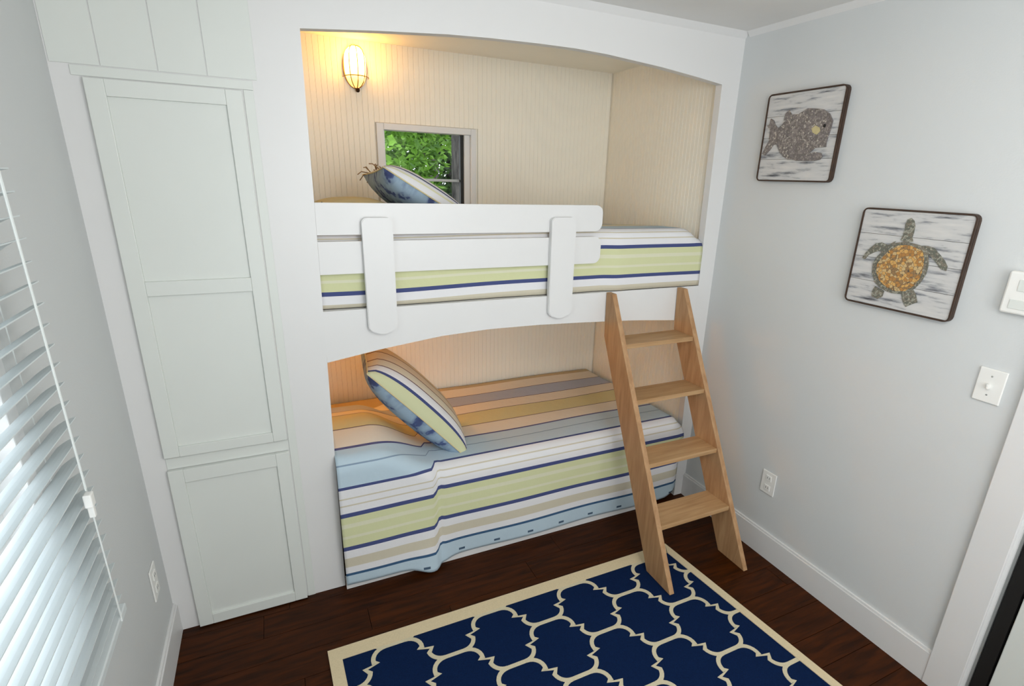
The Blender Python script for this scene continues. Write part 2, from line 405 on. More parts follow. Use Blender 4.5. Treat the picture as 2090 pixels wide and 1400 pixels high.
bx('door_stile', M_CAB, dr, W+.008, W+.042, -2.74, -2.64, .012, 2.03, bev=.003)
bx('door_rail', M_CAB, dr, W+.008, W+.042, -2.64, -1.66, .012, .2, bev=.003)
bx('door_rail', M_CAB, dr, W+.008, W+.042, -2.64, -1.66, 1.9, 2.03, bev=.003)
bx('door_panel', M_CAB, dr, W+.016, W+.034, -2.65, -1.65, .19, 1.91)

# ------------------------------------------------------------------ alcove window
w1 = sroot('window_1', (1.35, D, 1.8), 'small alcove window beside the upper pillow')
bx('window_frame', M_TRIM, w1, 1.072, 1.110, D-.022, D+.06, wz0-.02, 2.028, bev=.003)
bx('window_frame', M_TRIM, w1, 1.592, 1.622, D-.022, D+.06, wz0-.02, 2.028, bev=.003)
bx('window_frame', M_TRIM, w1, 1.110, 1.592, D-.022, D+.06, 1.995, 2.028, bev=.003)
bx('window_frame', M_TRIM, w1, 1.110, 1.592, D-.022, D+.06, wz0-.02, wz0+.02, bev=.003)
bx('window_sash', M_TRIM, w1, 1.560, 1.592, D+.0, D+.05, wz0+.02, 1.995, bev=.002)
bx('window_sash', M_TRIM, w1, 1.110, 1.118, D+.01, D+.05, wz0+.02, 1.995, bev=.001)
bx('window_gasket', M_DARK, w1, 1.541, 1.560, D+.02, D+.045, wz0+.02, 1.995)
bx('window_muntin', M_GREYMET, w1, 1.118, 1.541, D+.045, D+.055, 1.742, 1.756)
bx('pane', M_GLASS, w1, 1.118, 1.541, D+.036, D+.040, wz0+.02, 1.995)

# left window behind blinds
w2 = sroot('window_2', (0, -1.4, 1.4), 'left wall window behind white slatted blinds')
for a in [(-.09, .012, WY1-.03, WY1+.02, WZ0-.05, WZ1+.05), (-.09, .012, WY0-.02, WY0+.03, WZ0-.05, WZ1+.05),
          (-.09, .012, WY0+.03, WY1-.03, WZ1-.03, WZ1+.05), (-.09, .018, WY0+.03, WY1-.03, WZ0-.05, WZ0+.02)]:
    bx('window_frame', M_TRIM, w2, *a, bev=.003)
bx('window_sash', M_TRIM, w2, -.07, -.04, WY0+.03, WY1-.03, 1.42, 1.47)
bx('window_sash', M_TRIM, w2, -.07, -.04, WY1-.09, WY1-.03, WZ0+.02, WZ1-.03)
bx('window_sash', M_TRIM, w2, -.07, -.04, WY0+.03, WY0+.09, WZ0+.02, WZ1-.03)
bx('pane', M_GLASS, w2, -.06, -.056, WY0+.09, WY1-.09, WZ0+.02, 1.42)
bx('pane', M_GLASS, w2, -.06, -.056, WY0+.09, WY1-.09, 1.47, WZ1-.03)

bl = thing('window_blind', 'white horizontal slatted blind hanging over the left wall window', 'blind', (.04, -1.35, .69))
YE0, YE1 = -2.02, -.690
bx('headrail', M_SLAT, bl, .014, .075, YE0, YE1, 2.14, 2.19, bev=.003)
zz = .735; k = 0
while zz < 2.12:
    bm = bmesh.new()
    dy = random.uniform(-.004, .008); tilt = random.uniform(-.003, .003)
    x0, x1 = .020, .071
    pts = []
    for j in range(5):
        t = j/4; pts.append((x0+.004+(x1-x0)*.88*t, zz-.003+.004*math.sin(PI*t)+(.021+tilt)*(t-.5)))
    poly = pts+[(p[0], p[1]-.0028) for p in pts[::-1]]
    prism(bm, poly, 1, YE0, YE1+dy)
    obj('slat', bm, M_SLAT, bl)
    zz += .0445; k += 1
bx('bottom_rail', M_SLAT, bl, .020, .072, YE0, YE1, .690, .712, bev=.003)
for yy in (-.745, -1.35, -1.96):
    for xx in (.018, .073):
        bm = bmesh.new(); tube(bm, [(xx, yy, .70), (xx, yy, 2.15)], .0012 if xx < .05 else .0018, 5); obj('ladder_cord', bm, M_CORD, bl)
bm = bmesh.new(); tube(bm, [(.079, -.775, 2.14), (.080, -.772, 1.6), (.081, -.775, 1.09)], .0014, 5); obj('pull_cord', bm, M_CORD, bl)
bm = bmesh.new()
box(bm, .076, .092, -.79, -.768, 1.052, 1.085, bev=.003); box(bm, .078, .09, -.785, -.773, 1.025, 1.054, bev=.002)
obj('cord_tassel', bm, M_PLASTIC, bl)

# ------------------------------------------------------------------ built-in cupboard
cb = thing('built_in_cupboard', 'tall white built-in cupboard with panelled doors left of the bunks', 'cupboard', (.28, 0, 0))
DL, DR = .076, .482
bx('casing', M_CAB, cb, .048, .515, -.004, -.0004, 2.018, 2.045, bev=.001)
bx('casing', M_CAB, cb, DR+.004, .515, -.003, -.0004, .0, 2.0175, bev=.001)
def door(name, z0, z1, panels):
    bm = bmesh.new(); y0, y1 = -.020, -.001; xa, xb = .125, .434
    box(bm, DL, xa, y0, y1, z0, z1, bev=.002); box(bm, xb, DR, y0, y1, z0, z1, bev=.002)
    zs = [z0]+[v for p in panels for v in p]+[z1]
    for i in range(0, len(zs), 2): box(bm, xa, xb, y0, y1, zs[i], zs[i+1], bev=.0015)
    d = obj(name, bm, M_CAB, cb)
    for a, b in panels:
        bm = bmesh.new(); box(bm, xa-.0, xb+.0, y0+.010, y1, a-.0, b+.0); obj('door_panel', bm, M_CAB, d)
door('door', .776, 2.013, [(.815, 1.369), (1.417, 1.967)])
door('door', .006, .722, [(.052, .668)])
bx('shadow_gap', M_DARK, cb, DL, DR, -.006, -.0005, .770, .7755)  # dark strip painting the shadow line below the upper door
bx('cross_rail', M_CAB, cb, DL, DR+.002, -.004, -.0004, .724, .769, bev=.001)

# ------------------------------------------------------------------ bunk: board, platform, rails
bk = thing('bunk_bed', 'white built-in upper bunk with an arched front board', 'bunk bed', (1.58, 0, 1.2))
bm = bmesh.new(); N = 36
for i in range(N):
    xa = .658+(2.51-.658)*i/N; xb = .658+(2.51-.658)*(i+1)/N
    prism(bm, [(xa, interp(LA, xa)), (xb, interp(LA, xb)), (xb, 1.272), (xa, 1.272)], 1, .0002, TH-.002)
bmesh.ops.remove_doubles(bm, verts=bm.verts, dist=1e-5)
obj('front_board', bm, M_TRIM, bk)
bx('platform', M_BEAD, bk, .632, 2.513, TH, D-.011, 1.218, 1.262)
gr = thing('guard_rail', 'white two-plank guard rail with two rounded uprights on the upper bunk', 'guard rail', (1.27, 0, 1.27))
def rounded_rail(z0, z1, xr_, r=.035):
    pts = [(xl(z0)+.0005, z0)]
    for c, a0 in (((xr_-r, z0+r), -PI/2), ((xr_-r, z1-r), 0)):
        for k in range(7): a = a0+PI/2*k/6; pts.append((c[0]+r*math.cos(a), c[1]+r*math.sin(a)))
    pts.append((xl(z1)+.0005, z1)); return pts
for z0, z1 in ((1.557, 1.671), (1.412, 1.533)):
    bm = bmesh.new(); prism(bm, rounded_rail(z0, z1, 1.882), 1, .001, .022)
    obj('rail', bm, M_TRIM, gr)
for xa, xb in ((.820, .934), (1.612, 1.733)):
    r = (xb-xa)/2; c = (xa+xb)/2; pts = []
    for k in range(13): a = PI+PI*k/12; pts.append((c+r*math.cos(a), 1.171+.034+.034*math.sin(a)))
    for k in range(7): a = PI/2*k/6; pts.append((xb-.02+.02*math.cos(a), 1.60+.02*math.sin(a)))
    for k in range(7): a = PI/2+PI/2*k/6; pts.append((xa+.02+.02*math.cos(a), 1.60+.02*math.sin(a)))
    bm = bmesh.new(); prism(bm, pts, 1, -.024, -.0005)
    bmesh.ops.bevel(bm, geom=[e for e in bm.edges if e.verts[0].co.y < -.02 and e.verts[1].co.y < -.02], offset=.003, segments=2, affect='EDGES')
    obj('upright', bm, M_TRIM, gr)

# ------------------------------------------------------------------ beds
def smooth(a, b, x):
    t = min(1, max(0, (x-a)/(b-a))); return t*t*(3-2*t)
def grid(name, f, nu, nv, mat, parent=None, thick=.006):
    bm = bmesh.new(); uvl = bm.loops.layers.uv.new('UVMap'); V = []; UV = {}
    for i in range(nu+1):
        row = []
        for j in range(nv+1):
            p, uv = f(i/nu, j/nv); v = bm.verts.new(p); UV[v] = uv; row.append(v)
        V.append(row)
    for i in range(nu):
        for j in range(nv):
            fc = bm.faces.new([V[i][j], V[i+1][j], V[i+1][j+1], V[i][j+1]])
            for lp in fc.loops: lp[uvl].uv = UV[lp.vert]
    o = obj(name, bm, mat, parent, smooth=True)
    md = o.modifiers.new('thickness', 'SOLIDIFY'); md.thickness = thick; md.offset = 0
    return o
def lower(u, v):
    x0_ = .646+.012*smooth(.1, .9, v*1.0)
    x = x0_+(2.497-x0_)*u
    left = 1-smooth(1.045, 1.085, x)
    bumpx = 1-smooth(.80, 1.10, x)
    end = smooth(2.40, 2.50, x)
    hem = .040
    dip = math.exp(-((x-1.03)/.075)**2)
    hem -= .030*dip
    hem += .035*end
    drop = .03*left
    topf = .525+.135*bumpx                       # height at the front edge
    topf -= .05*smooth(2.44, 2.5, x)
    r = .065
    y0 = -.042-.010*left
    fold = .012*math.exp(-((x-1.075)/.018)**2)
    y0 += fold
    Lv = topf-r-hem; La = r*PI/2; tt = v*(Lv+La+.93)
    if tt < Lv:
        z = hem+tt; yy = y0-(.03*dip)*(1-tt/Lv)**3-.006*math.sin(x*9+z*4)*(1-tt/Lv)
    elif tt < Lv+La:
        a = (tt-Lv)/r; yy = y0+r*(1-math.cos(a)); z = topf-r+r*math.sin(a)
    else:
        q = tt-Lv-La; yy = y0+r+q; z = topf
        z += bumpx*(.045*math.sin(min(1, q/.45)*PI)-.135*smooth(.50, .80, q))
        z -= (.03)*smooth(0, .9, q)
        z += .003*math.sin(x*7)*math.sin(yy*9)
    if end > 0: yy += .018*smooth(2.46, 2.5, x)*(1 if tt < Lv else 0)
    yy = min(yy, D-.016)
    z = max(z, .006)
    return (x, yy, z), (x, hem+tt+drop)
bd = thing('lower_bed', 'lower bunk bed base with a white kick board under the striped quilt', 'bed', (1.58, .4, 0))
bx('kick_board', M_TRIM, bd, .645, 2.36, -.030, -.012, .001, .06)
bx('base', M_DARK, bd, .66, 2.50, .10, D-.012, .001, .16)  # coloured near-black to paint the shaded void under the quilt
mt = bmesh.new(); box(mt, .655, 2.47, .03, D-.03, .165, .475, bev=.03)
tag(obj('lower_mattress', mt, M_MATT), 'white mattress hidden under the striped quilt of the lower bunk', 'mattress')
tag(grid('lower_quilt', lower, 130, 110, M_QUILT), 'blue, white and yellow striped quilt hanging to the floor on lower bunk', 'quilt')

def upper(u, v):
    x = .655+(2.496-.655)*u
    hem = 1.276; end = smooth(2.36, 2.50, x)**1.6; topf = 1.560-.055*end
    topf += .0
    r = .045; y0 = .028
    if x > 1.9: y0 = .028-.024*smooth(1.9, 2.0, x)
    Lv = topf-r-hem; La = r*PI/2; tt = v*(Lv+La+.87)
    sag = .012*math.exp(-((x-.8)/.5)**2)
    if tt < Lv: z = hem+tt; yy = y0-.004*math.sin(x*8)
    elif tt < Lv+La: a = (tt-Lv)/r; yy = y0+r*(1-math.cos(a)); z = topf-r+r*math.sin(a)
    else: q = tt-Lv-La; yy = y0+r+q; z = topf-.045*smooth(0, .9, q)
    yy = min(yy, D-.016)
    s = .258+(hem+tt+sag-1.34)*1.19
    return (x, yy, z), (x, s)
mt = bmesh.new(); box(mt, .69, 2.44, .085, D-.03, 1.264, 1.49, bev=.03)
tag(obj('upper_mattress', mt, M_MATT), 'white mattress hidden under the striped quilt of the upper bunk', 'mattress')
tag(grid('upper_quilt', upper, 90, 60, M_QUILT), 'blue, white and yellow striped quilt behind the guard rail of upper bunk', 'quilt')

# pillows
def pillow(name, label, center, ex, ey, L, Wd, T, mat, rows=28, squash=1.0, p=2.6, parent_pts=None):
    """ex: direction of length, ey: direction of width"""
    ex = Vector(ex).normalized(); ey = Vector(ey); ey = (ey-ey.dot(ex)*ex).normalized(); ez = ex.cross(ey)
    root = thing(name, label, 'pillow', center)
    bm = bmesh.new(); uvl = bm.loops.layers.uv.new('UVMap'); n = rows; UV = {}
    def P(a, b, s):
        # pinch sides for a pillow outline
        u, v = a*2-1, b*2-1
        xx = u*(1-.035*(1-v*v)*abs(u)); yy = v*(1-.07*(1-u*u)*abs(v))
        h = ((1-abs(u)**p)*(1-abs(v)**p)); h = max(h, 0)**.5
        return Vector(center)+ex*(xx*L/2)+ey*(yy*Wd/2)+ez*(s*h*T/2)
    top = [[bm.verts.new(P(i/n, j/n, 1)) for j in range(n+1)] for i in range(n+1)]
    bot = [[top[i][j] if i in (0, n) or j in (0, n) else bm.verts.new(P(i/n, j/n, -1)) for j in range(n+1)] for i in range(n+1)]
    for G, flip in ((top, 0), (bot, 1)):
        for i in range(n):
            for j in range(n):
                q = [(i, j), (i+1, j), (i+1, j+1), (i, j+1)]
                if flip: q = q[::-1]
                fc = bm.faces.new([G[a][b] for a, b in q])
                for lp, (a, b) in zip(fc.loops, q): lp[uvl].uv = (a/n+2*flip, b/n)
    bmesh.ops.recalc_face_normals(bm, faces=bm.faces)
    obj('pillow_cover', bm, mat, root, smooth=True)
    # piped seam
    ring = [P(i/n, 0, 0) for i in range(n+1)]+[P(1, j/n, 0) for j in range(1, n+1)]+[P(1-i/n, 1, 0) for i in range(1, n+1)]+[P(0, 1-j/n, 0) for j in range(1, n)]
    ring.append(ring[0])
    bm = bmesh.new(); tube(bm, ring, .003, 5)
    return root, bm, P
PL = pillow_mat('striped_pillow_cotton', [(0, (206, 208, 168)), (.065, NB), (.095, WH), (.19, (110, 84, 88)), (.205, (216, 206, 184)), (.34, (120, 88, 76)), (.36, (214, 196, 168)), (.55, (120, 88, 66)), (.57, (214, 190, 150))], 1.5)
rt_, bm, P = pillow('striped_pillow', 'striped pillow with blue floral edge leaning at head of the lower bunk', (1.050, .262, .752), (.663, 0, -.749), (.07, 1, .11), .66, .42, .20, PL)
obj('seam', bm, M_TAN, rt_, smooth=True)
PU = pillow_mat('floral_pillow_cotton', [(0, WH), (.03, (216, 214, 180)), (.045, WH), (.085, NB), (.115, WH), (.26, NB), (.30, WH)], 1.5)
ru_, bm, P = pillow('floral_pillow', 'blue floral and striped pillow with jute ties below the alcove window', (1.124, .33, 1.670), (.86, 0, -.51), (.10, 1, -.17), .45, .40, .16, PU)
obj('seam', bm, M_TAN, ru_, smooth=True)
bm = bmesh.new(); c = P(0, .04, 0)+Vector((.015, 0, .012))
for k in range(14):
    c = P(0, random.uniform(.35, 1), 0)+Vector((.012, 0, .006)); a = Vector((random.uniform(-.05, .03), random.uniform(-.05, .03), random.uniform(-.05, .035)))
    tube(bm, [c+Vector((.01, 0, 0)), c+a*.6+Vector((0, 0, .01)), c+a], .0022, 5)
bm2 = bm; obj('tie', bm2, M_JUTE, ru_)
rf_, bm, P = pillow('flat_pillow', 'beige pillow with dark piping lying flat at head of upper bunk', (.835, .36, 1.622), (1, 0, .02), (0, 1, 0), .33, .50, .11, M_TAN)
obj('piping', bm, M_PIPE, rf_, smooth=True)
bm = bmesh.new(); c = P(0, 0, 0)
for d in ((-.012, -.02, .035), (.05, -.03, .03), (.03, -.02, .05)): tube(bm, [c, c+Vector(d)*.6+Vector((.006, 0, .004)), c+Vector(d)], .003, 5)
obj('tie', bm, M_PIPE, rf_)

# ------------------------------------------------------------------ ladder
ld = thing('bunk_ladder', 'oak plank ladder with four treads leaning on the upper bunk', 'ladder', (2.19, -.32, 0))
def yf(z): return -.664+(.612/1.272)*z
def yb(z): return min(-.0035, -.490+(.486/1.055)*z)
TOPZ = 1.272
def side(xb, xt, th, foot):
    bm = bmesh.new()
    prof = [(yf(foot), foot), (yf(TOPZ), TOPZ), (-.0035, TOPZ), (-.0035, 1.055), (yb(foot), foot)]
    def X(z): return xb+(xt-xb)*z/TOPZ
    A = [bm.verts.new((X(z), y, z)) for y, z in prof]; B = [bm.verts.new((X(z)+th, y, z)) for y, z in prof]
    bm.faces.new(A); bm.faces.new(B[::-1])
    for i in range(5): bm.faces.new([A[i], B[i], B[(i+1) % 5], A[(i+1) % 5]])
    bmesh.ops.bevel(bm, geom=list(bm.edges), offset=.0015, segments=1, affect='EDGES')
    obj('side_rail', bm, M_LADDER, ld); return X
XA = side(1.957, 1.930, .026, .0135); XB = side(2.404, 2.358, .026, .0)
for zt in (1.050, .810, .541, .284):
    bm = bmesh.new(); z0 = zt-.022; xa0 = XA(zt)+.026; xb0 = XB(zt)
    box(bm, xa0, xb0, yf(zt)+.004, yb(zt-.01)-.004, z0, zt, bev=.0015); obj('tread', bm, M_TREAD, ld)

# ------------------------------------------------------------------ rug
rg = thing('area_rug', 'navy rug with cream trellis pattern and cream border on the floor', 'rug', (1.4, -1.2, 0))
def rxr(y): return 2.172-(y+.362)*.094       # right edge drifts as the rug lies slightly askew
def rxl(y): return .535-(y+.385)*.03
Y0, Y1 = -.356, -2.6
def ryt(x): return -.356-.0*(x)
bm = bmesh.new(); prism(bm, [(rxl(Y0), Y0), (rxr(Y0), Y0), (rxr(Y1), Y1), (rxl(Y1), Y1)], 2, .0005, .009); obj('pile', bm, M_NAVY, rg)
bm = bmesh.new(); B = .045
def quad(a, b, c, d): prism(bm, [a, b, c, d], 2, .001, .0118)
quad((rxl(Y0)-.002, Y0+.002), (rxr(Y0)+.002, Y0+.002), (rxr(Y0-B)-B+.004, Y0-B-.013), (rxl(Y0-B)+B, Y0-B-.013))
quad((rxl(Y1)+B, Y1+B), (rxr(Y1)-B, Y1+B), (rxr(Y1)+.002, Y1-.002), (rxl(Y1)-.002, Y1-.002))
quad((rxl(Y0)-.002, Y0+.002), (rxl(Y0-B)+B, Y0-B-.013), (rxl(Y1)+B, Y1+B), (rxl(Y1)-.002, Y1-.002))
quad((rxr(Y0)+.002, Y0+.002), (rxr(Y1)+.002, Y1-.002), (rxr(Y1)-B+.008, Y1+B), (rxr(Y0-B)-B+.008, Y0-B-.013))
obj('border', bm, M_BIND, rg)
# trellis: one path from the right end of a junction bar up to the left end of the next bar
def arc_pts(cx, cy, rx, ry, a0, a1, n=7): return [(cx+rx*math.cos(a0+(a1-a0)*k/n), cy+ry*math.sin(a0+(a1-a0)*k/n)) for k in range(n+1)]
path = arc_pts(.038, .052, .053, .052, -PI/2, -.15)           # from (.038,0) curving up
path += [(.074, .065), (.126, .077)]
path += arc_pts(.163, .090, .054, .052, PI+.15, PI/2)            # ends (.163,.142)
sgn = [(1, 1), (-1, 1)]
lw = .0083
def clipped(p):
    x, y = p
    return rxl(y)+B*.5 < x < rxr(y)-B*.5 and Y1+B*.5 < y < Y0-B*.5
bm = bmesh.new()
def ribbon(pts, zt=.0105):
    run = []
    def flush():
        if len(run) > 1:
            L = []; R_ = []
            for i, p in enumerate(run):
                a = run[max(i-1, 0)]; b = run[min(i+1, len(run)-1)]
                n1 = Vector((-(p[1]-a[1]), p[0]-a[0])); n2 = Vector((-(b[1]-p[1]), b[0]-p[0]))
                if n1.length < 1e-7: n1 = n2.copy()
                if n2.length < 1e-7: n2 = n1.copy()
                n1.normalize(); n2.normalize(); k = min(1.05, 1/max(.25, 1+n1.dot(n2))); q = (n1+n2)*k*lw
                L.append((p[0]+q.x, p[1]+q.y)); R_.append((p[0]-q.x, p[1]-q.y))
            for i in range(len(run)-1):
                for Q in ([L[i], L[i+1], R_[i+1], R_[i]],):
                    vs = [bm.verts.new((q[0], q[1], zt)) for q in Q]; bm.faces.new(vs)
                    lo = [bm.verts.new((q[0], q[1], .008)) for q in Q]
                    for k in range(4): bm.faces.new([vs[k], lo[k], lo[(k+1) % 4], vs[(k+1) % 4]])
        run.clear()
    # subdivide so clipping is neat
    fine = []
    for a, b in zip(pts, pts[1:]):
        n = max(1, int(math.hypot(b[0]-a[0], b[1]-a[1])/.006))
        for k in range(n): fine.append((a[0]+(b[0]-a[0])*k/n, a[1]+(b[1]-a[1])*k/n))
    fine.append(pts[-1])
    keep = [pts] if all(clipped(p) for p in fine) else None
    if keep: run.extend(pts); flush(); return
    for p in fine:
        if clipped(p): run.append(p)
        else: flush()
    flush()
for j in range(-9, 2):
    for i in range(-2, 8):
        for ox, oy in ((.981, -.562), (1.183, -.562-.1425)):
            jx, jy = ox+i*.404, oy+j*.285
            ribbon([(jx-.042, jy), (jx, jy), (jx+.042, jy)], .0102)
            ribbon([(jx+p[0], jy+p[1]) for p in path]); ribbon([(jx-p[0], jy+p[1]) for p in path], .0108)
obj('trellis', bm, M_LINE, rg)

# ------------------------------------------------------------------ lamps
def lamp(label, cx, cz, mat, rz=.1):
    t = thing('wall_lamp', label, 'lamp', (cx, D-.01, cz))
    y0 = D-.011
    bm = bmesh.new()
    prism(bm, [(cx+.058*math.cos(a), cz+(rz-.004)*math.sin(a)) for a in [2*PI*k/28 for k in range(28)]], 1, y0-.014, y0); obj('backplate', bm, M_BRASS, t)
    bm = bmesh.new(); ball(bm, (0, 0, 0), .052, .078, rz-.006, 20, 14)
    for v in bm.verts:
        q = v.co.z/(rz-.006); h = math.hypot(v.co.x/.052, v.co.y/.078)
        if h > 1e-6:
            want = (1-abs(q)**(3.4 if q > 0 else 2.4))**.5 if abs(q) < 1 else 0
            v.co.x *= want/h; v.co.y *= want/h
        v.co.y = min(v.co.y, 0); v.co += Vector((cx, y0-.014, cz))
    obj('glass_shade', bm, mat, t, smooth=True)
    bm = bmesh.new()
    for ph in (-.62, 0, .62):
        pts = []
        for k in range(13):
            a = -PI/2+PI*k/12; q = math.sin(a); rr = max(0, 1-abs(q)**(3.4 if q > 0 else 2.4))**.5
            pts.append((cx+.060*math.sin(ph)*1.05*rr, y0-.014-.086*math.cos(ph)*rr, cz+(rz-.002)*math.sin(a)))
        tube(bm, pts, .0022, 5)
    pts = [(cx+.062*math.sin(a), y0-.012-.084*math.cos(a), cz-.045) for a in [-PI/2+PI*k/12 for k in range(13)]]; tube(bm, pts, .0022, 5)
    obj('cage', bm, M_BRASS, t)
    bm = bmesh.new(); ball(bm, (cx+.004, y0-.022, cz-rz-.002), .011, .011, .011, 10, 8); obj('finial', bm, M_BRONZE, t)
    return t
lamp('lit oval brass caged wall lamp above the upper bunk', .985, 2.272, M_GLOW)
lamp('lit oval brass wall lamp tucked behind the bunk board over the lower bunk', .80, 1.105, M_GLOW2, .085)

# ------------------------------------------------------------------ wall pictures
def picture(name, label, y0, y1, z0, z1, nplank):
    t = thing(name, label, 'picture', (W, (y0+y1)/2, (z0+z1)/2))
    xb = W-.002; xf = W-.022
    rw = .0055
    bm = bmesh.new()
    def rr(y0, y1, z0, z1, r): 
        p = []
        for c, a0 in (((y1-r, z0+r), -PI/2), ((y1-r, z1-r), 0), ((y0+r, z1-r), PI/2), ((y0+r, z0+r), PI)):
            for k in range(5): a = a0+PI/2*k/4; p.append((c[0]+r*math.cos(a), c[1]+r*math.sin(a)))
        return p
    O = rr(y0, y1, z0, z1, .02); I = rr(y0+rw, y1-rw, z0+rw, z1-rw, .012)
    prism(bm, O, 0, xf+.004, xb)
    obj('backing', bm, M_RIM, t)
    bm = bmesh.new(); n = len(O)
    vO = [bm.verts.new((xf-.004, *p)) for p in O]; vI = [bm.verts.new((xf-.004, *p)) for p in I]
    wO = [bm.verts.new((xf+.006, *p)) for p in O]; wI = [bm.verts.new((xf+.006, *p)) for p in I]
    for i in range(n):
        k = (i+1) % n
        bm.faces.new([vO[i], vO[k], vI[k], vI[i]]); bm.faces.new([vO[i], wO[i], wO[k], vO[k]]); bm.faces.new([vI[i], vI[k], wI[k], wI[i]]); bm.faces.new([wO[i], wI[i], wI[k], wO[k]])
    obj('frame', bm, M_RIM, t)
    hz = (z1-z0-2*rw)/nplank
    for i in range(nplank):
        bx('plank', M_WASH, t, xf, xf+.0045, y0+rw, y1-rw, z0+rw+hz*i+.0006, z0+rw+hz*(i+1)-.0006, bev=.0006)
    return t, xf
def relief(parent, name, pts, x, mat, th=.004, label=None):
    bm = bmesh.new(); prism(bm, pts, 0, x-th, x-.0002)
    o = obj(name, bm, mat, parent)
    if label: o['label'] = label
    return o
BODY=[(-0.288,2.015),(-0.307,2.026),(-0.324,2.045),(-0.354,2.049),(-0.391,2.068),(-0.426,2.084),(-0.465,2.08),(-0.503,2.073),(-0.532,2.056),(-0.552,2.029),(-0.55,2.0),(-0.546,1.977),(-0.542,1.955),(-0.543,1.932),(-0.494,1.93),(-0.472,1.913),(-0.457,1.904),(-0.411,1.886),(-0.369,1.887),(-0.34,1.902),(-0.32,1.919),(-0.308,1.936),(-0.292,1.957)]
TAIL=[(-0.293,2.015),(-0.273,2.032),(-0.261,2.05),(-0.243,2.059),(-0.24,2.035),(-0.229,2.031),(-0.248,2.009),(-0.251,1.967),(-0.233,1.934),(-0.223,1.913),(-0.242,1.906),(-0.263,1.927),(-0.28,1.949),(-0.304,1.953)]
BFIN=[(-0.456,1.908),(-0.498,1.914),(-0.527,1.91),(-0.535,1.896),(-0.528,1.885),(-0.501,1.88),(-0.412,1.882),(-0.39,1.889)]
DFIN=[(-0.313,2.046),(-0.318,2.074),(-0.336,2.086),(-0.35,2.067),(-0.381,2.065),(-0.355,2.047)]
EYE=[(-0.463,2.005),(-0.48,2.015),(-0.5,2.006),(-0.506,1.993),(-0.492,1.98),(-0.472,1.989)]
SHELL=[(-0.88,1.577),(-0.905,1.595),(-0.938,1.603),(-0.973,1.599),(-1.007,1.593),(-1.023,1.568),(-1.033,1.536),(-1.033,1.502),(-1.02,1.465),(-1.0,1.436),(-0.969,1.419),(-0.935,1.416),(-0.896,1.423),(-0.864,1.443),(-0.845,1.477),(-0.84,1.514),(-0.852,1.541),(-0.863,1.557)]
INNER=[(-0.893,1.568),(-0.921,1.588),(-0.954,1.593),(-0.982,1.586),(-1.004,1.579),(-1.015,1.553),(-1.02,1.52),(-1.018,1.485),(-1.005,1.455),(-0.98,1.432),(-0.947,1.426),(-0.912,1.434),(-0.881,1.454),(-0.862,1.484),(-0.859,1.513),(-0.872,1.537)]
HEAD=[(-0.919,1.607),(-0.924,1.624),(-0.925,1.645),(-0.923,1.662),(-0.927,1.679),(-0.938,1.685),(-0.95,1.676),(-0.957,1.658),(-0.958,1.638),(-0.957,1.621),(-0.963,1.605),(-0.938,1.6)]
LF=[(-0.903,1.601),(-0.879,1.584),(-0.855,1.591),(-0.834,1.585),(-0.816,1.566),(-0.8,1.542),(-0.794,1.526),(-0.805,1.522),(-0.816,1.54),(-0.838,1.554),(-0.855,1.56),(-0.872,1.551),(-0.896,1.572)]
RF=[(-0.993,1.595),(-1.016,1.597),(-1.036,1.593),(-1.06,1.573),(-1.079,1.556),(-1.092,1.538),(-1.092,1.523),(-1.074,1.527),(-1.058,1.543),(-1.034,1.563),(-1.019,1.571)]
LH=[(-0.868,1.429),(-0.861,1.409),(-0.864,1.39),(-0.887,1.384),(-0.903,1.395),(-0.905,1.417)]
RH=[(-0.969,1.419),(-0.979,1.396),(-0.994,1.377),(-1.011,1.39),(-1.029,1.401),(-1.018,1.425),(-1.005,1.441)]
t, xf = picture('fish_picture', 'square whitewashed plank picture of a grey fish, higher one on right wall', -.588, -.212, 1.797, 2.157, 4)
f = relief(t, 'fish', BODY, xf, M_FISH, .005, 'grey dotted fish relief')
relief(f, 'tail', TAIL, xf, M_FISH, .004); relief(f, 'belly_fin', BFIN, xf, M_FISH, .006); relief(f, 'back_fin', DFIN, xf, M_FISH, .004)
relief(f, 'cheek_spot', EYE, xf-.005, M_EYE, .002, 'cream spot near fish eye')
bm = bmesh.new(); ball(bm, (xf-.005, -.520, 2.012), .003, .007, .007, 10, 8); obj('eye', bm, M_DARK, f)
t, xf = picture('turtle_picture', 'square whitewashed plank picture of an amber-shelled turtle, lower one on right wall', -1.143, -.757, 1.353, 1.712, 4)
s = relief(t, 'turtle_shell', SHELL, xf, M_FLIP, .005, 'turtle shell with amber mosaic centre')
relief(s, 'shell_centre', INNER, xf-.005, M_SHELL, .003)
relief(t, 'turtle_head', HEAD, xf, M_FLIP, .004)
for P_ in (LF, RF, LH, RH): relief(t, 'flipper', P_, xf, M_FLIP, .004)

